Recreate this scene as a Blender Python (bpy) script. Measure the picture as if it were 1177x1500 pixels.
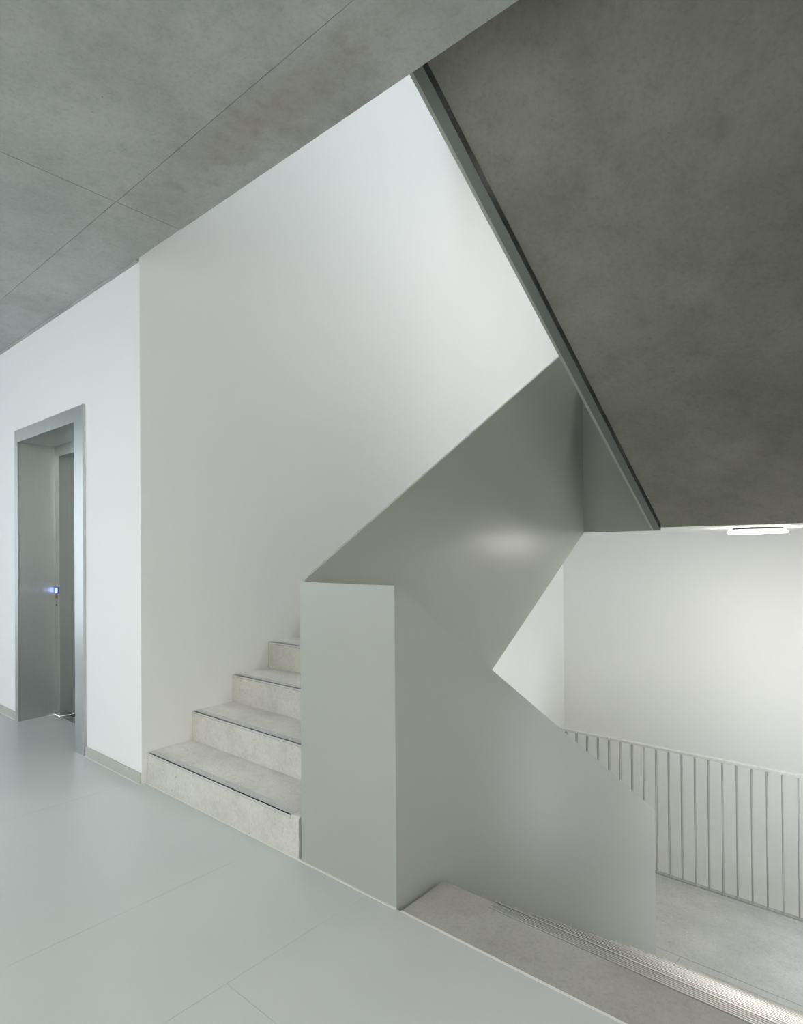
import bpy, bmesh, math, random
from mathutils import Vector, Matrix

# ------------------------------------------------------------------ clear
for o in list(bpy.data.objects):
    bpy.data.objects.remove(o, do_unlink=True)
scene = bpy.context.scene
COL = scene.collection
random.seed(4)

# ------------------------------------------------------------------ camera (shift lens, level)
cam_d = bpy.data.cameras.new('camera')
cam = bpy.data.objects.new('camera', cam_d)
COL.objects.link(cam)
RV = Vector((0.7624, 0.6470, -0.0073)).normalized()
FW = Vector((-0.6470, 0.7625, 0.0054)).normalized()
UP = RV.cross(FW).normalized()
RV = FW.cross(UP).normalized()
m = Matrix.Identity(4)
for i in range(3):
    m[i][0], m[i][1], m[i][2] = RV[i], UP[i], -FW[i]
m[0][3], m[1][3], m[2][3] = 3.3134, -1.6137, 1.30
cam.matrix_world = m
cam_d.sensor_fit = 'AUTO'
cam_d.sensor_width = 36.0
cam_d.lens = 874.93 / 1500 * 36.0
cam_d.shift_x = (588.5 - 590.71) / 1500
cam_d.shift_y = (803.46 - 750.0) / 1500
cam_d.clip_start = 0.02
scene.camera = cam

# ------------------------------------------------------------------ world (overcast sky) and view
w = bpy.data.worlds.new('overcast_sky')
scene.world = w
w.use_nodes = True
bg = w.node_tree.nodes['Background']
bg.inputs['Color'].default_value = (0.85, 0.935, 1.04, 1)
bg.inputs['Strength'].default_value = 2.8
vs = scene.view_settings
vs.view_transform = 'Standard'
vs.look = 'None'
vs.gamma = 1.0
vs.use_curve_mapping = False
vs.exposure = 0.46

def portal(name, loc, rot, sx, sy):
    d = bpy.data.lights.new(name, 'AREA')
    d.shape = 'RECTANGLE'
    d.size, d.size_y = sx, sy
    d.cycles.is_portal = True
    o = bpy.data.objects.new(name, d)
    COL.objects.link(o)
    o.location = loc
    o.rotation_euler = rot
    return o
R90 = math.pi / 2
# daylight comes in through the corridor window, the hall windows, added windows beside the landings and an added skylight
portal('daylight_corridor_window', (-4.69, -3.4, 1.45), (0, -R90, 0), 2.7, 2.0)
portal('daylight_hall_window', (-2.1, -5.12, 1.55), (R90, 0, 0), 4.4, 1.5)
portal('portal_fill_skylight', (1.6, 1.6, 9.02), (0, 0, 0), 3.0, 3.0)
portal('portal_fill_window_upper', (3.26, 3.95, 3.7), (0, R90, 0), 1.4, 1.5)
portal('portal_fill_window_lower', (3.26, 3.9, -0.95), (0, R90, 0), 1.7, 1.4)

# ------------------------------------------------------------------ measures
XA, XB = 1.347, 1.877          # the two long sides of the stair eye
YB, YL = 0.0283, 2.8816        # its near and far ends
ZT = 1.1752                    # top of the front panel
ZE = -0.5839                   # top of the descending panel at its far end
ZL = 1.4396                    # bottom edge of the panels at the upper landing
M1, M2, M3 = 0.6335, 0.6165, 0.6098
T = 0.016                      # sheet thickness
XR = 3.25                      # right wall of the stairwell
YF = 5.39                      # far wall
YR = 4.557                     # railing
HC = 2.9534                    # ceiling
RISE = 0.175
FLOOR_UP = 3.85
LAND_UP, LAND_LO = 1.925, -1.925

# ------------------------------------------------------------------ materials
def new_mat(name):
    mt = bpy.data.materials.new(name)
    mt.use_nodes = True
    nt = mt.node_tree
    return mt, nt, nt.nodes['Principled BSDF']

def N(nt, typ, **kw):
    n = nt.nodes.new(typ)
    for k, v in kw.items():
        if k in n.inputs:
            n.inputs[k].default_value = v
        else:
            setattr(n, k, v)
    return n

def ramp(nt, stops):
    n = nt.nodes.new('ShaderNodeValToRGB')
    cr = n.color_ramp
    while len(cr.elements) < len(stops):
        cr.elements.new(0.5)
    for e, (p, c) in zip(cr.elements, stops):
        e.position = p
        e.color = c if len(c) == 4 else (*c, 1)
    return n

def mix(nt, fac, a, b, typ='MIX'):
    n = nt.nodes.new('ShaderNodeMix')
    n.data_type = 'RGBA'
    n.blend_type = typ
    for sock, val in ((n.inputs[0], fac), (n.inputs[6], a), (n.inputs[7], b)):
        if hasattr(val, 'is_output'):
            nt.links.new(val, sock)
        else:
            sock.default_value = val if not isinstance(val, tuple) or len(val) == 4 else (*val, 1)
    return n.outputs[2]

def world_pos(nt):
    return nt.nodes.new('ShaderNodeNewGeometry').outputs['Position']

def concrete(name, base, dark, light, stains=(), pores=0.5, rough=0.75, scale=1.0, bump=0.12, fine=0.6, pr=0.055):
    mt, nt, bs = new_mat(name)
    L = nt.links.new
    pos = world_pos(nt)
    n1 = N(nt, 'ShaderNodeTexNoise', Scale=1.3 * scale, Detail=6.0, Roughness=0.6)
    n2 = N(nt, 'ShaderNodeTexNoise', Scale=7.0 * scale, Detail=8.0, Roughness=0.65)
    n3 = N(nt, 'ShaderNodeTexNoise', Scale=34.0 * scale, Detail=6.0, Roughness=0.75)
    for n in (n1, n2, n3):
        L(pos, n.inputs['Vector'])
    r1 = ramp(nt, [(0.3, dark), (0.5, base), (0.72, light)])
    L(n1.outputs['Fac'], r1.inputs['Fac'])
    r2 = ramp(nt, [(0.25, (0.80, 0.80, 0.79)), (0.5, (1, 1, 1)), (0.75, (1.0, 1.0, 1.0))])
    L(n2.outputs['Fac'], r2.inputs['Fac'])
    c = mix(nt, 0.7, r1.outputs['Color'], r2.outputs['Color'], 'MULTIPLY')
    r3 = ramp(nt, [(0.32, (0.70, 0.70, 0.695)), (0.5, (0.93, 0.93, 0.93)), (0.68, (1.0, 1.0, 1.0))])
    L(n3.outputs['Fac'], r3.inputs['Fac'])
    c = mix(nt, fine, c, r3.outputs['Color'], 'MULTIPLY')
    # brown formwork stains with shapes of their own
    for (cx, cy, cz, rx, ry, rz, amt, col) in stains:
        mp = N(nt, 'ShaderNodeMapping')
        mp.vector_type = 'POINT'
        mp.inputs['Location'].default_value = (-cx / rx, -cy / ry, -cz / rz)
        mp.inputs['Scale'].default_value = (1 / rx, 1 / ry, 1 / rz)
        L(pos, mp.inputs['Vector'])
        ln = N(nt, 'ShaderNodeVectorMath', operation='LENGTH')
        L(mp.outputs[0], ln.inputs[0])
        ad = N(nt, 'ShaderNodeMath', operation='MULTIPLY_ADD')
        L(n2.outputs['Fac'], ad.inputs[0])
        ad.inputs[1].default_value = 1.6
        L(ln.outputs['Value'], ad.inputs[2])
        rs = ramp(nt, [(0.0, (amt,) * 3), (0.45, (amt * 0.75,) * 3), (1.0, (0, 0, 0))])
        mr = N(nt, 'ShaderNodeMapRange')
        mr.inputs['From Min'].default_value = 0.55
        mr.inputs['From Max'].default_value = 1.75
        L(ad.outputs[0], mr.inputs['Value'])
        L(mr.outputs[0], rs.inputs['Fac'])
        c = mix(nt, rs.outputs['Color'], c, col)
    # small dark air pores
    vo = N(nt, 'ShaderNodeTexVoronoi', Scale=9.0 * scale, Randomness=1.0)
    L(pos, vo.inputs['Vector'])
    rp = ramp(nt, [(0.0, (pores,) * 3), (pr * 0.65, (pores,) * 3), (pr, (0, 0, 0))])
    L(vo.outputs['Distance'], rp.inputs['Fac'])
    n4 = N(nt, 'ShaderNodeTexNoise', Scale=2.3 * scale)
    L(pos, n4.inputs['Vector'])
    r4 = ramp(nt, [(0.5, (0, 0, 0)), (0.62, (1, 1, 1))])
    L(n4.outputs['Fac'], r4.inputs['Fac'])
    pf = mix(nt, 1.0, rp.outputs['Color'], r4.outputs['Color'], 'MULTIPLY')
    c = mix(nt, pf, c, (0.06, 0.058, 0.05))
    L(c, bs.inputs['Base Color'])
    bs.inputs['Roughness'].default_value = rough
    bs.inputs['Specular IOR Level'].default_value = 0.35
    bp = N(nt, 'ShaderNodeBump', Strength=bump, Distance=0.004)
    L(n3.outputs['Fac'], bp.inputs['Height'])
    L(bp.outputs['Normal'], bs.inputs['Normal'])
    return mt

def paint(name, col, rough, spec=0.5, var=0.03, vscale=1.5, grain=0.0):
    mt, nt, bs = new_mat(name)
    L = nt.links.new
    pos = world_pos(nt)
    n1 = N(nt, 'ShaderNodeTexNoise', Scale=vscale, Detail=3.0)
    L(pos, n1.inputs['Vector'])
    lo = tuple(v * (1 - var) for v in col)
    hi = tuple(min(1, v * (1 + var)) for v in col)
    r1 = ramp(nt, [(0.3, lo), (0.7, hi)])
    L(n1.outputs['Fac'], r1.inputs['Fac'])
    L(r1.outputs['Color'], bs.inputs['Base Color'])
    bs.inputs['Roughness'].default_value = rough
    bs.inputs['Specular IOR Level'].default_value = spec
    if grain:
        n2 = N(nt, 'ShaderNodeTexNoise', Scale=260.0, Detail=2.0)
        L(pos, n2.inputs['Vector'])
        bp = N(nt, 'ShaderNodeBump', Strength=grain, Distance=0.001)
        L(n2.outputs['Fac'], bp.inputs['Height'])
        L(bp.outputs['Normal'], bs.inputs['Normal'])
    return mt

def brushed(name, col, rough, stretch=(60, 60, 1.2), aniso=0.0):
    mt, nt, bs = new_mat(name)
    L = nt.links.new
    mp = N(nt, 'ShaderNodeMapping')
    mp.inputs['Scale'].default_value = stretch
    L(world_pos(nt), mp.inputs['Vector'])
    n1 = N(nt, 'ShaderNodeTexNoise', Scale=6.0, Detail=4.0)
    L(mp.outputs[0], n1.inputs['Vector'])
    r1 = ramp(nt, [(0.3, tuple(v * 0.93 for v in col)), (0.7, col)])
    L(n1.outputs['Fac'], r1.inputs['Fac'])
    L(r1.outputs['Color'], bs.inputs['Base Color'])
    bs.inputs['Metallic'].default_value = 1.0
    if aniso:
        tg = N(nt, 'ShaderNodeTangent')
        tg.direction_type = 'RADIAL'
        tg.axis = 'Z'
        L(tg.outputs[0], bs.inputs['Tangent'])
        bs.inputs['Anisotropic'].default_value = aniso
        bs.inputs['Anisotropic Rotation'].default_value = 0.0
    rr = N(nt, 'ShaderNodeMapRange')
    rr.inputs['To Min'].default_value = rough * 0.85
    rr.inputs['To Max'].default_value = rough * 1.15
    L(n1.outputs['Fac'], rr.inputs['Value'])
    L(rr.outputs[0], bs.inputs['Roughness'])
    return mt

def glow(name, col, strength):
    mt, nt, bs = new_mat(name)
    bs.inputs['Base Color'].default_value = (0.8, 0.8, 0.8, 1)
    bs.inputs['Emission Color'].default_value = (*col, 1)
    bs.inputs['Emission Strength'].default_value = strength
    return mt

BROWN = (0.30, 0.25, 0.19)
M_CEIL = concrete('ceiling_concrete', (0.46, 0.475, 0.455), (0.39, 0.405, 0.39), (0.52, 0.535, 0.515),
                  stains=[(1.55, -0.20, HC, 0.55, 0.20, 0.5, 0.55, BROWN),
                          (1.15, -0.24, HC, 0.50, 0.17, 0.5, 0.35, BROWN),
                          (0.66, -0.22, HC, 0.34, 0.18, 0.5, 0.38, (0.26, 0.23, 0.19)),
                          (2.2, -0.25, HC, 0.6, 0.16, 0.5, 0.25, BROWN),
                          (1.6, -1.0, HC, 0.9, 0.5, 0.5, 0.12, (0.25, 0.25, 0.22))],
                  pores=0.55, scale=1.6)
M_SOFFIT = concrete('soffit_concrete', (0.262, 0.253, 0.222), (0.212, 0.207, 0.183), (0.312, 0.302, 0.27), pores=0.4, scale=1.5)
M_STEP = concrete('step_concrete', (0.68, 0.665, 0.61), (0.60, 0.585, 0.53), (0.74, 0.725, 0.675), pores=0.8, scale=2.6, bump=0.2, fine=0.7, pr=0.10)
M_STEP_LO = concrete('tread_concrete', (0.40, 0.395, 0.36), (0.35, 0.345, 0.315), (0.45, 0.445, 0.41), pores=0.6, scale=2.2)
M_LAND = concrete('landing_concrete', (0.42, 0.42, 0.39), (0.37, 0.37, 0.345), (0.48, 0.48, 0.45), pores=0.2, scale=1.6)
M_SIDE = concrete('side_wall_bounce_grey', (0.33, 0.34, 0.31), (0.29, 0.30, 0.275), (0.37, 0.38, 0.35), pores=0.3, scale=1.5)  # grey of the unseen hall wall, chosen to cut bounce light
M_WALL = paint('white_wall_paint', (0.875, 0.88, 0.86), 0.62, 0.3, 0.008, 0.8, 0.05)
M_WHITE = paint('white_plaster', (0.86, 0.86, 0.84), 0.6, 0.3, 0.01)
M_PANEL = paint('grey_green_sheet_paint', (0.39, 0.41, 0.37), 0.30, 0.5, 0.015, 1.2, 0.02)
M_FLANGE = paint('dark_flange_tone', (0.165, 0.18, 0.165), 0.4, 0.5, 0.01)  # flange in one darker tone than the panels
M_HAND = paint('pale_handrail_paint', (0.60, 0.61, 0.58), 0.4, 0.5, 0.01)
M_RAIL = paint('grey_rail_paint', (0.33, 0.345, 0.315), 0.4, 0.5, 0.01)
M_FLOOR = paint('grey_linoleum', (0.55, 0.577, 0.565), 0.29, 0.45, 0.03, 1.1, 0.03)
M_BASE = paint('grey_green_baseboard', (0.50, 0.51, 0.465), 0.4, 0.4, 0.01)
M_SEAL = paint('white_sealant', (0.75, 0.75, 0.72), 0.5, 0.3, 0.01)
M_STEEL = brushed('brushed_stainless_steel', (0.60, 0.62, 0.61), 0.33, aniso=0.75)
M_STEELD = brushed('brushed_steel_door', (0.50, 0.52, 0.51), 0.36)
M_ALU = brushed('ribbed_aluminium', (0.78, 0.78, 0.76), 0.45, (2, 60, 60))
M_GROOVE = brushed('dark_aluminium_groove', (0.30, 0.30, 0.29), 0.5, (2, 60, 60))
M_NOSE = paint('pale_grey_nosing', (0.58, 0.58, 0.56), 0.45, 0.5, 0.02)
M_DARK = paint('dark_gap', (0.02, 0.02, 0.02), 0.7, 0.2, 0.0)
M_LAMPW = paint('white_lamp_body', (0.8, 0.8, 0.78), 0.4, 0.4, 0.0)
M_DIFF = glow('lamp_diffuser', (1.0, 0.965, 0.905), 66.0)
M_FILL_HALL = glow('hall_fill_diffuser', (1.0, 0.97, 0.92), 96.0)  # glow of the added hall fill lamps
M_BLUE = glow('blue_display', (0.10, 0.18, 1.0), 5.0)
M_WSEG = glow('white_display_digit', (0.75, 0.85, 1.0), 2.0)
M_RED = paint('red_key_ring', (0.30, 0.08, 0.07), 0.4, 0.5, 0.0)
mtg, ntg, bsg = new_mat('window_glass')
bsg.inputs['Base Color'].default_value = (1, 1, 1, 1)
bsg.inputs['Roughness'].default_value = 0.0
bsg.inputs['IOR'].default_value = 1.0
bsg.inputs['Alpha'].default_value = 0.08
M_GLASS = mtg
M_FRAME = paint('window_frame_paint', (0.35, 0.36, 0.35), 0.4, 0.5, 0.0)

# ------------------------------------------------------------------ helpers
def link(name, bm, mat, parent=None, bevel=0.0, smooth=False):
    me = bpy.data.meshes.new(name)
    bmesh.ops.recalc_face_normals(bm, faces=bm.faces)
    if bevel:
        bmesh.ops.bevel(bm, geom=list(bm.edges), offset=bevel, segments=2, affect='EDGES', profile=0.5)
    bm.to_mesh(me)
    bm.free()
    if smooth:
        for p in me.polygons:
            p.use_smooth = True
    me.materials.append(mat)
    o = bpy.data.objects.new(name, me)
    COL.objects.link(o)
    if parent is not None:
        o.parent = parent
        o.matrix_parent_inverse = Matrix.Translation(-parent_loc(parent))
    return o

def parent_loc(p):
    v = Vector((0, 0, 0))
    while p is not None:
        v += p.location
        p = None
    return v

def add_box(bm, x0, x1, y0, y1, z0, z1):
    vs_ = [bm.verts.new(c) for c in ((x0, y0, z0), (x1, y0, z0), (x1, y1, z0), (x0, y1, z0),
                                     (x0, y0, z1), (x1, y0, z1), (x1, y1, z1), (x0, y1, z1))]
    for f in ((0, 3, 2, 1), (4, 5, 6, 7), (0, 1, 5, 4), (1, 2, 6, 5), (2, 3, 7, 6), (3, 0, 4, 7)):
        bm.faces.new([vs_[i] for i in f])

def box(name, x0, x1, y0, y1, z0, z1, mat, parent=None, bevel=0.0):
    bm = bmesh.new()
    add_box(bm, x0, x1, y0, y1, z0, z1)
    return link(name, bm, mat, parent, bevel)

def boxes(name, lst, mat, parent=None):
    bm = bmesh.new()
    for b in lst:
        add_box(bm, *b)
    return link(name, bm, mat, parent)

def prism_x(name, pts, x0, x1, mat, parent=None, bevel=0.0):
    """polygon in (y, z), extruded along x"""
    bm = bmesh.new()
    a = [bm.verts.new((x0, y, z)) for y, z in pts]
    b = [bm.verts.new((x1, y, z)) for y, z in pts]
    bm.faces.new(a)
    bm.faces.new(b[::-1])
    n = len(pts)
    for i in range(n):
        j = (i + 1) % n
        bm.faces.new((a[i], b[i], b[j], a[j]))
    return link(name, bm, mat, parent, bevel)

def cyl(name, loc, rad, z0, z1, mat, parent=None, seg=64, bev=0.0):
    bm = bmesh.new()
    rings = [(rad - bev, z0), (rad, z0 + bev), (rad, z1 - bev), (rad - bev, z1)] if bev else [(rad, z0), (rad, z1)]
    rs = []
    for r_, z_ in rings:
        rs.append([bm.verts.new((loc[0] + r_ * math.cos(2 * math.pi * i / seg), loc[1] + r_ * math.sin(2 * math.pi * i / seg), z_)) for i in range(seg)])
    for a, b in zip(rs, rs[1:]):
        for i in range(seg):
            j = (i + 1) % seg
            bm.faces.new((a[i], a[j], b[j], b[i]))
    bm.faces.new(rs[0][::-1])
    bm.faces.new(rs[-1])
    return link(name, bm, mat, parent)

def struct(o, label=None):
    o['kind'] = 'structure'
    if label:
        o['label'] = label
    return o

def empty(name, loc, label=None, cat=None, group=None, kind=None):
    o = bpy.data.objects.new(name, None)
    COL.objects.link(o)
    o.location = loc
    o.empty_display_size = 0.1
    for k, v in (('label', label), ('category', cat), ('group', group), ('kind', kind)):
        if v:
            o[k] = v
    return o

# ------------------------------------------------------------------ floor of the hall: lying sheets with hairline joints
floor = struct(box('floor', -4.7, 6.0, -5.1, YB - 0.001, -0.45, -0.006, M_FLOOR),
               'light grey satin linoleum floor of the hall')
xs = [-4.7, -3.67, -2.47, -1.27, -0.07, 1.1285, 1.7281, 2.93, 4.13, 5.33, 6.0]
G = 0.0005
for i in range(len(xs) - 1):
    cuts = [-5.1, -0.584 - (1.2 if i % 2 else 0.0), YB - 0.001]
    if not i % 2:
        cuts = [-5.1, -2.98, -0.584 if xs[i] > 1.6 else -1.78, YB - 0.001]
    cuts = sorted(set(cuts))
    for a, b in zip(cuts, cuts[1:]):
        box('floor_sheet', xs[i] + G, xs[i + 1] - G, a + G, b - G, -0.0055, 0.0, M_FLOOR, floor)

# ------------------------------------------------------------------ ceiling slab, cast in formwork panels
ceil = struct(box('ceiling', -4.7, 6.0, -5.1, -0.0164, HC + 0.04, FLOOR_UP, M_CEIL),
              'exposed concrete ceiling slab with formwork joints and brown stains')
cx_ = [-4.7, -2.75, 0.475, 2.98, 6.0]
cy_ = [-5.1, -2.85, -0.342, -0.0164]
random.seed(9)
for i in range(4):
    for j in range(3):
        dz = (0.0, 0.004, 0.001, 0.0045)[i] + (0.0, 0.002, 0.0035)[j]
        box('concrete_panel', cx_[i] + 0.0042, cx_[i + 1] - 0.0042, cy_[j] + 0.0014, cy_[j + 1] - (0.0014 if j < 2 else 0),
            HC + dz, HC + 0.05, M_CEIL, ceil)
struct(box('trim_1', -4.7, -0.004, -0.0164, 0.0, HC, HC + 0.3, M_CEIL), 'narrow concrete strip where the ceiling meets the white lift wall')
struct(box('trim_4', XR + 0.002, 6.0, -0.0164, YB + 0.1, HC, HC + 0.3, M_CEIL), 'narrow unseen concrete strip closing the light leak between ceiling and hall wall')  # unseen strip added to stop sky light leaking through the gap

# ------------------------------------------------------------------ walls
DX0, DX1, DZ = -2.047, -0.745, 2.2695       # outer edges of the lift frame
wl = boxes('wall_lift', [(-4.7, DX0 + 0.002, 0, 0.22, -0.45, FLOOR_UP), (DX1 - 0.002, -0.0004, 0, 0.22, -0.45, FLOOR_UP),
                         (DX0 + 0.002, DX1 - 0.002, 0, 0.22, DZ - 0.002, FLOOR_UP)], M_WALL)
struct(wl, 'white painted wall around the lift door')
struct(box('wall_left', -0.2, 0.0, 0.0005, YF + 0.25, -4.1, 8.95, M_WALL), 'tall white painted wall along the rising stair')
struct(box('wall_back', -0.2, XR + 0.3, YF, YF + 0.25, -4.1, 8.95, M_WALL), 'white far wall behind the railing')
wr = boxes('wall_right', [(XR, XR + 0.25, YB, 3.2, -4.1, 8.95), (XR, XR + 0.25, 5.3, YF + 0.25, -4.1, 8.95),
                          (XR, XR + 0.25, 3.2, 5.3, -4.1, -1.8), (XR, XR + 0.25, 3.2, 5.3, -0.1, 3.0), (XR, XR + 0.25, 4.6, 5.3, -1.8, -0.1),
                          (XR, XR + 0.25, 3.2, 5.3, 4.4, 8.95),
                          (XR, XR + 0.25, 4.7, 5.3, 3.0, 4.4)], M_WALL)
struct(wr, 'white right wall of the stairwell with openings for the added windows')
struct(box('wall_hall', XR + 0.25, 6.0, YB, YB + 0.2, -0.45, FLOOR_UP, M_SIDE), 'unseen hall wall right of the stairwell, greyed to cut bounce light')
struct(box('wall_side', 6.0, 6.2, -5.3, YB + 0.2, -0.45, FLOOR_UP, M_WALL), 'white end wall of the hall')
struct(boxes('wall_rear', [(-4.9, 6.0, -5.3, -5.1, -0.45, 0.8), (-4.9, 6.0, -5.3, -5.1, 2.3, FLOOR_UP),
                           (-4.9, -4.3, -5.3, -5.1, 0.8, 2.3), (0.1, 6.0, -5.3, -5.1, 0.8, 2.3)], M_WALL),
       'white rear wall of the hall with a ribbon window')
struct(boxes('wall_end', [(-4.9, -4.7, -5.1, -4.4, -0.45, FLOOR_UP), (-4.9, -4.7, -2.4, 0.22, -0.45, FLOOR_UP),
                          (-4.9, -4.7, -4.4, -2.4, -0.45, 0.1), (-4.9, -4.7, -4.4, -2.4, 2.8, FLOOR_UP)], M_WALL),
       'white end wall of the corridor with a large window')
struct(box('sky_block_upper', -0.2, XR + 0.25, -0.25, -0.02, FLOOR_UP, 8.95, M_WALL), 'unseen white wall added above the ceiling slab to keep sky light out')  # unseen wall added to block the sky where the upper storey opens
struct(boxes('ceiling_stairwell', [(-0.2, XR + 0.25, -0.25, 0.1, 8.9, 9.1), (-0.2, XR + 0.25, 3.1, YF + 0.25, 8.9, 9.1),
                                   (-0.2, 0.1, 0.1, 3.1, 8.9, 9.1), (3.1, XR + 0.25, 0.1, 3.1, 8.9, 9.1)], M_WALL),
       'white stairwell ceiling around the added skylight, raised to even the light')  # unseen roof set high so the added skylight spreads evenly
struct(box('floor_lower', -0.2, XR + 0.25, -2.0, YF + 0.25, -4.05, -FLOOR_UP, M_FLOOR), 'grey floor of the storey below')
struct(box('wall_lower', -0.2, XR + 0.25, -0.3, YB - 0.01, -FLOOR_UP, -0.45, M_WALL), 'white wall below the hall floor edge')

def window(name, label, frame_boxes, glass):
    e = empty(name, (glass[0], glass[2], glass[4]), label, kind='structure')
    for fb in frame_boxes:
        box('window_frame', *fb, M_FRAME, e)
    return e
def frame_x(x0, x1, y0, y1, z0, z1, mull=True):      # frame bars of a window lying in a plane of constant x
    b = [(x0, x1, y0, y1, z0, z0 + 0.06), (x0, x1, y0, y1, z1 - 0.06, z1), (x0, x1, y0, y0 + 0.06, z0 + 0.06, z1 - 0.06),
         (x0, x1, y1 - 0.06, y1, z0 + 0.06, z1 - 0.06)]
    ym = (y0 + y1) / 2
    return b + [(x0, x1, ym - 0.03, ym + 0.03, z0 + 0.06, z1 - 0.06)]
window('window_1', 'large corridor end window', frame_x(-4.82, -4.76, -4.4, -2.4, 0.1, 2.8), (-4.8, -4.79, -4.4, -2.4, 0.1, 2.8))
window('window_2', 'ribbon window of the hall', [(-4.3, 0.1, -5.24, -5.18, 0.8, 0.86), (-4.3, 0.1, -5.24, -5.18, 2.24, 2.3),
       (-4.3, -4.24, -5.24, -5.18, 0.86, 2.24), (0.04, 0.1, -5.24, -5.18, 0.86, 2.24), (-2.13, -2.07, -5.24, -5.18, 0.86, 2.24)], (-4.3, 0.1, -5.2, -5.19, 0.8, 2.3))
window('fill_window_lower', 'unseen window added to light the lower landing', frame_x(XR + 0.14, XR + 0.2, 3.2, 4.6, -1.8, -0.1), (XR + 0.15, XR + 0.16, 3.2, 4.6, -1.8, -0.1))  # unseen, added to brighten the lower landing and far wall
window('fill_window_upper', 'unseen window added to light the stair wall', frame_x(XR + 0.14, XR + 0.2, 3.2, 4.7, 3.0, 4.4), (XR + 0.15, XR + 0.16, 3.2, 4.7, 3.0, 4.4))  # unseen, added to brighten the tall stair wall
window('fill_skylight', 'unseen skylight added over the stairwell for top light', [(0.1, 3.1, 0.1, 0.16, 8.96, 9.02), (0.1, 3.1, 3.04, 3.1, 8.96, 9.02),
       (0.1, 0.16, 0.16, 3.04, 8.96, 9.02), (3.04, 3.1, 0.16, 3.04, 8.96, 9.02)], (0.1, 3.1, 0.1, 3.1, 9.0, 9.01))  # unseen, added to brighten stair wall and steps from above

# baseboards and the white sealant bead along the floor edge
def baseboard(name, x0, x1, label):
    e = struct(box(name, x0, x1, -0.009, -0.0005, 0.004, 0.062, M_BASE, None), label)
    box('sealant_bead', x0, x1, -0.015, -0.001, 0.0, 0.004, M_SEAL, e)
baseboard('baseboard_lift_right', DX1 + 0.004, -0.006, 'grey green baseboard between lift frame and stair')
baseboard('baseboard_lift_left', -4.7, DX0 - 0.004, 'grey green baseboard beyond the lift frame')
struct(box('trim_2', 0.0, XB, YB - 0.008, YB + 0.0005, 0.0, 0.003, M_SEAL), 'white sealant line at the foot of stair and front panel')
struct(box('trim_3', XB + 0.02, XR, YB - 0.005, YB + 0.004, -0.004, 0.0012, M_SEAL), 'pale joint between hall floor and concrete tread')

# ------------------------------------------------------------------ lift door
d = empty('door_1', (-1.4, 0, 0), 'brushed stainless steel lift door in a deep steel reveal', kind='structure')
JL, JR = -1.985, -0.893        # inner edges of the outer frame
HZ = 2.174
box('frame_jamb', DX0, JL, -0.012, 0.0, 0.0, DZ, M_STEEL, d, 0.0015)
box('frame_jamb', JR, DX1, -0.012, 0.0, 0.0, DZ, M_STEEL, d, 0.0015)
box('frame_header', JL + 0.001, JR - 0.001, -0.012, 0.0, HZ, DZ, M_STEEL, d, 0.0015)
box('frame_return', DX1 - 0.012, DX1, -0.016, -0.011, 0.0, DZ, M_STEEL, d)
box('reveal_panel', JL - 0.012, JL, 0.001, 0.268, 0.0, HZ, M_STEEL, d)
box('reveal_panel', JR, JR + 0.012, 0.001, 0.268, 0.0, HZ, M_STEEL, d)
box('reveal_soffit', JL, JR, 0.001, 0.268, HZ, HZ + 0.012, M_STEEL, d)
PL = -1.896; PR = -1.0; PY = 0.255; PZ = 2.086; DY = 0.345
pil = box('inner_jamb', JL, PL, PY, DY + 0.06, 0.0, HZ, M_STEELD, d, 0.002)
box('inner_jamb', PR, JR, PY, DY + 0.06, 0.0, HZ, M_STEELD, d, 0.002)
box('inner_header', PL, PR, PY, DY + 0.06, PZ, HZ, M_STEELD, d, 0.002)
box('door_leaf', PL - 0.02, -1.448, DY, DY + 0.03, 0.012, PZ + 0.02, M_STEELD, d, 0.001)
box('door_leaf', -1.444, PR + 0.02, DY, DY + 0.03, 0.012, PZ + 0.02, M_STEELD, d, 0.001)
box('lift_shaft_backing', PL - 0.05, PR + 0.05, DY + 0.06, DY + 0.1, -0.02, HZ, M_DARK, d)
sill = box('sill', PL, PR, PY - 0.002, DY + 0.06, -0.02, 0.0, M_STEELD, d)
box('sill_groove', PL, PR, 0.318, 0.326, 0.0, 0.001, M_DARK, d)
box('sill_groove', PL, PR, 0.338, 0.345, 0.0, 0.001, M_DARK, d)
box('floor_inlay', JL, JR, YB - 0.001, PY - 0.003, -0.02, -0.0005, M_FLOOR, d)
dp = box('floor_display', -1.975, -1.915, PY - 0.004, PY, 0.985, 1.035, M_DARK, d)
box('lit_digit', -1.968, -1.922, PY - 0.006, PY - 0.004, 0.991, 1.029, M_BLUE, d)
boxes('lit_digit', [(-1.933, -1.926, PY - 0.008, PY - 0.006, 0.995, 1.025), (-1.943, -1.933, PY - 0.008, PY - 0.006, 1.006, 1.013)], M_WSEG, d)
box('key_ring', -1.962, -1.938, PY - 0.004, PY, 0.945, 0.968, M_RED, d)
box('key_hole', -1.954, -1.946, PY - 0.003, PY, 0.886, 0.896, M_DARK, d)

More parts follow.
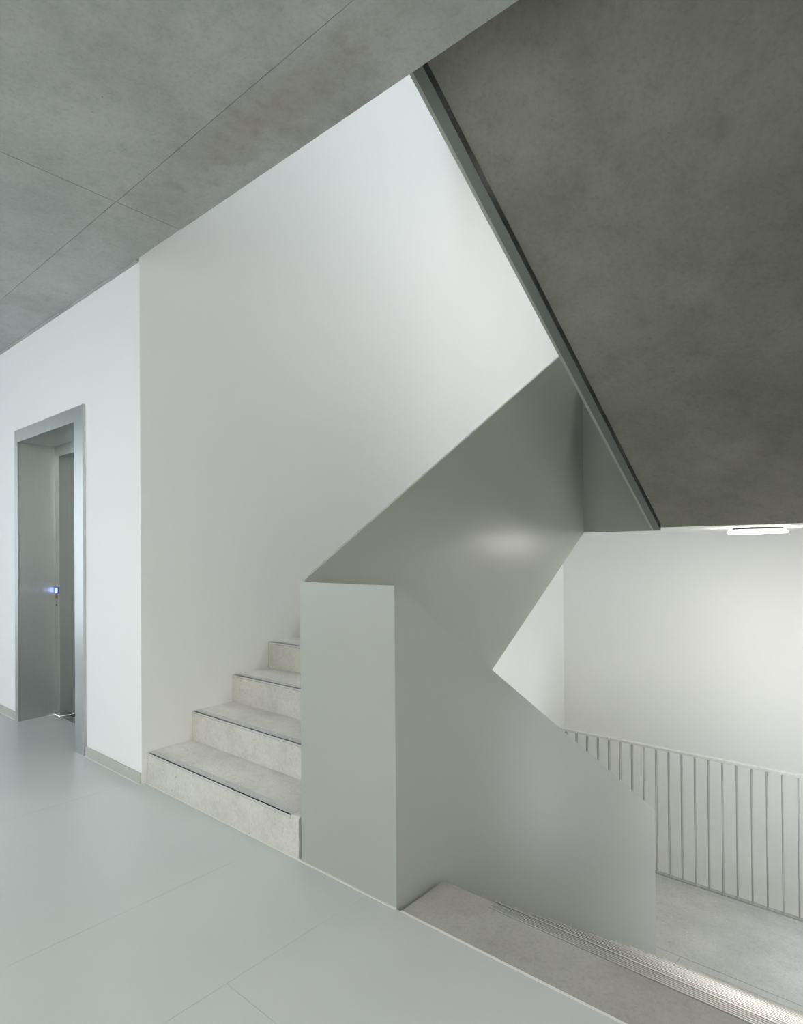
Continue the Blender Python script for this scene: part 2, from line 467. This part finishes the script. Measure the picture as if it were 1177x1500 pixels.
# ------------------------------------------------------------------ stair flights
def step_block(x0, x1, y0, y1, z0, z1, mat, parent, strip=None):
    """one step: front upper edge rounded; strip = (x0, x1) of the metal nosing"""
    r_ = 0.009
    pts = [(y0, z0)]
    for k in range(4):
        a = math.pi - k * (math.pi / 2) / 3
        pts.append((y0 + r_ + r_ * math.cos(a), z1 - r_ + r_ * math.sin(a)))
    pts += [(y1, z1), (y1, z0)]
    s = prism_x('step', pts, x0, x1, mat, parent)
    if strip:
        bm = bmesh.new()
        sy = y0 - 0.002
        add_box(bm, strip[0], strip[1], sy, y0 + 0.048, z1 - 0.0005, z1 + 0.0012)
        add_box(bm, strip[0], strip[1], sy, y0 + 0.008, z1 - 0.012, z1 + 0.0012)
        for q in range(6):
            add_box(bm, strip[0], strip[1], y0 + 0.004 + q * 0.007, y0 + 0.008 + q * 0.007, z1 + 0.0012, z1 + 0.0030)
        n = link('nosing', bm, M_NOSE, s)
        box('shadow_line', strip[0], strip[1], y0 - 0.0008, y0, z1 - 0.0135, z1 - 0.012, M_DARK, s)
    return s

# rising flight along the left wall
RUN1 = 0.282
Y1 = 0.028
up = empty('stair_flight', (0.66, Y1, 0.0), 'pale concrete stair rising along the tall white wall', 'staircase')
for k in range(10):
    step_block(0.0005, XA - 0.018, Y1 + k * RUN1, Y1 + (k + 1) * RUN1 + (0.02 if k < 9 else 0), k * RISE, (k + 1) * RISE, M_STEP, up,
               (0.03, 1.275))
prism_x('waist_slab', [(Y1 + 0.3, 0.16), (Y1 + 10 * RUN1, 1.74), (Y1 + 10 * RUN1, 1.52), (Y1 + 0.3, -0.1)], 0.0005, XA - 0.03, M_SOFFIT, up)

# falling flight right of the balustrade
RUN2 = 0.278
Y0 = 0.295
dn = empty('stair_flight', (2.57, Y0, 0.0), 'grey concrete stair dropping beside the sheet metal balustrade to the railing', 'staircase')
XC = 1.8985
for k in range(0, 11):
    ya = YB + 0.0045 if k == 0 else Y0 + (k - 1) * RUN2 + 0.001
    yb = Y0 + k * RUN2
    z = -k * RISE
    r_ = 0.009
    pts = [(ya, z - RISE - 0.04), (ya, z)]
    for q in range(4):
        a = math.pi / 2 - q * (math.pi / 2) / 3
        pts.append((yb - r_ + r_ * math.cos(a), z - r_ + r_ * math.sin(a)))
    pts.append((yb, z - RISE - 0.04 if k < 10 else z - RISE))
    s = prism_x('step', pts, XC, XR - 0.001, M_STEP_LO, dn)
    bm = bmesh.new()
    sx0, sx1 = 2.13, XR - 0.09
    add_box(bm, sx0, sx1, yb - 0.046, yb + 0.002, z - 0.0005, z + 0.0012)
    add_box(bm, sx0, sx1, yb - 0.006, yb + 0.002, z - 0.014, z + 0.0012)
    link('nosing', bm, M_GROOVE, s)
    bm = bmesh.new()
    for q in range(6):
        add_box(bm, sx0, sx1, yb - 0.045 + q * 0.0082, yb - 0.0415 + q * 0.0082, z + 0.0012, z + 0.0036)
    link('grip_ribs', bm, M_ALU, s)
prism_x('waist_slab', [(0.06, -0.2), (3.06, -2.0), (3.06, -2.3), (0.06, -0.45)], XC + 0.002, XR - 0.001, M_SOFFIT, dn)

# returning flight overhead: its smooth soffit is what the camera sees
ov = empty('stair_flight', (2.6, 2.88, 1.46), 'dark concrete underside of the stair flight overhead', 'staircase')
XS = 1.955
SO = lambda y: 1.462 + M3 * (YL - y)
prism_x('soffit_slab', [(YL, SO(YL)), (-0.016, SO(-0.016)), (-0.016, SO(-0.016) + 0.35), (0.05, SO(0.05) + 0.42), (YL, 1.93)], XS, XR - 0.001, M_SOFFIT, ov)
for k in range(10):
    ya = YL - k * RUN1
    z1 = LAND_UP + (k + 1) * RISE
    prism_x('step', [(ya, z1), (ya, z1 - RISE - 0.05), (ya - RUN1, z1 - RISE - 0.02), (ya - RUN1, z1)], XS, XR - 0.001, M_STEP, ov)

# ------------------------------------------------------------------ landings
la = struct(box('landing_upper', 0.0005, XR - 0.0005, YL + 0.02, 4.62, 1.49, LAND_UP, M_LAND), 'upper half landing slab above the railing')
box('plaster_underside', 0.001, XR - 0.001, YL + 0.0205, 4.62, 1.462, 1.49, M_WHITE, la)
struct(box('landing_top', 0.0005, XR - 0.0005, YL + 0.02, 4.62, 5.312, 5.775, M_WHITE), 'half landing slab one storey further up')
lo = struct(box('landing_lower', 0.0005, XR - 0.0005, YL + 0.02, 4.62, LAND_LO - 0.4, LAND_LO - 0.02, M_LAND), 'grey concrete half landing at the foot of the falling stair')
yq = Y0 + 10 * RUN2 + 0.001
box('landing_slab', XC, XR - 0.001, yq, 3.418, LAND_LO - 0.02, LAND_LO, M_LAND, lo, 0.0015)
box('landing_slab', 0.001, XR - 0.001, 3.421, 4.50, LAND_LO - 0.02, LAND_LO, M_LAND, lo, 0.0015)
box('landing_slab', 0.001, XC - 0.002, YL + 0.02, 3.418, LAND_LO - 0.02, LAND_LO, M_LAND, lo, 0.0015)
box('landing_slab', 0.001, XR - 0.001, 4.503, 4.62, LAND_LO - 0.02, LAND_LO - 0.001, M_LAND, lo, 0.0015)

# ------------------------------------------------------------------ folded sheet metal balustrade
bal = empty('balustrade', (0.5 * (XA + XB), YB, 0.0), 'solid grey green sheet metal balustrade folded around the stair eye', 'balustrade')
f = 0.001
prism_x('front_panel', [(YB, 0.0012), (YB, ZT), (YB + T, ZT), (YB + T, -0.42), (YB + 0.003, -0.42), (YB + 0.003, 0.0012)], XA, XB, M_PANEL, bal)
p1t = lambda y: ZT + M1 * (y - YB)
p1b = lambda y: ZL - M1 * (YL - y)
prism_x('rising_panel', [(YB + T, ZT + M1 * T), (YL + T, p1t(YL + T)), (YL + T, ZL), (YL, ZL), (YB + T, p1b(YB + T))], XA, XA + T, M_PANEL, bal)
prism_x('rising_flange', [(YL, ZL), (YL, ZL + 0.004), (YB + T, p1b(YB + T) + 0.004), (YB + T, p1b(YB + T))], XA - 0.06, XA - 0.0005, M_PANEL, bal)
p2t = lambda y: ZT - (ZT - ZE) / (YL - YB) * (y - YB)
prism_x('falling_panel', [(YB + T, p2t(YB + T)), (YL + T, p2t(YL + T)), (YL + T, -2.36), (YL - 0.3, -2.36), (YB + T, -0.55)], XB - T, XB, M_PANEL, bal)
# far end of the eye at the upper landing, and the panel of the returning flight
box('landing_panel', XA + T, XB + 0.002, YL, YL + T, ZL, LAND_UP + 1.06, M_PANEL, bal)
p3b = lambda y: ZL + M3 * (YL - y)
prism_x('returning_panel', [(YL, ZL + 0.0005), (YL, p3b(YL) + 1.62), (0.0, p3b(0.0) + 1.62), (0.0, p3b(0.0))], XB + 0.002, XB + 0.002 + T, M_PANEL, bal)
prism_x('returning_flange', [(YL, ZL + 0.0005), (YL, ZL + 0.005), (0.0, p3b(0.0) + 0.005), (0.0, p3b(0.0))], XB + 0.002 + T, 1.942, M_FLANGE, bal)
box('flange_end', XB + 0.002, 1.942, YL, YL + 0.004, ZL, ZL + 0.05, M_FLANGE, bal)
box('landing_panel', XA, XB - T, YL, YL + T, -2.36, ZE, M_PANEL, bal)

# ------------------------------------------------------------------ railing on the lower landing
ZR = -0.665
ra = empty('railing', (1.6, YR, LAND_LO), 'grey flat bar railing with upright balusters on the lower landing', 'railing')
box('handrail', 0.003, XR - 0.003, YR - 0.006, YR + 0.052, ZR - 0.024, ZR, M_HAND, ra, 0.002)
box('bottom_rail', 0.003, XR - 0.003, YR - 0.002, YR + 0.040, LAND_LO, LAND_LO + 0.012, M_RAIL, ra)
k = 0
x = 1.3602 - 0.1195 * 11
bars = []
while x < XR - 0.02:
    if x > 0.02:
        bars.append(x)
    x += 0.1195
first = None
for x in bars:
    if first is None:
        first = box('baluster', x - 0.004, x + 0.004, YR, YR + 0.046, LAND_LO + 0.012, ZR - 0.024, M_RAIL, ra)
        x_first = x
    else:
        c = first.copy()
        COL.objects.link(c)
        c.parent = ra
        c.matrix_parent_inverse = first.matrix_parent_inverse.copy()
        c.location = (x - x_first, 0, 0)

# ------------------------------------------------------------------ round lamps
def lamp(lx, ly, z, label, dif=M_DIFF):
    lp = empty('ceiling_lamp', (lx, ly, z), label, 'lamp', 'round flat ceiling lamps')
    cyl('mount', (lx, ly), 0.165, z - 0.017, z, M_DARK, lp)
    cyl('lamp_body', (lx, ly), 0.186, z - 0.030, z - 0.017, M_LAMPW, lp, 64, 0.003)
    cyl('diffuser', (lx, ly), 0.197, z - 0.0415, z - 0.030, dif, lp, 64, 0.005)
lamp(2.448, 3.5, 1.462, 'flat round lit lamp under the upper landing')
lamp(2.448, 3.5, 5.312, 'flat round lamp under the landing one storey further up')
lamp(2.448, 3.5, LAND_LO - 0.4, 'flat round lamp under the lower landing')
for lx, ly, what in ((1.0, -3.4, 'in front of the hall window'),
                     (5.2, -1.8, 'beside the hall end wall, nearer the stairs'), (5.2, -3.9, 'beside the hall end wall, nearer the rear wall')):
    lamp(lx, ly, HC, 'unseen fill lamp added on the hall ceiling ' + what, M_FILL_HALL)  # hall lamps stand out of view, added as fill light
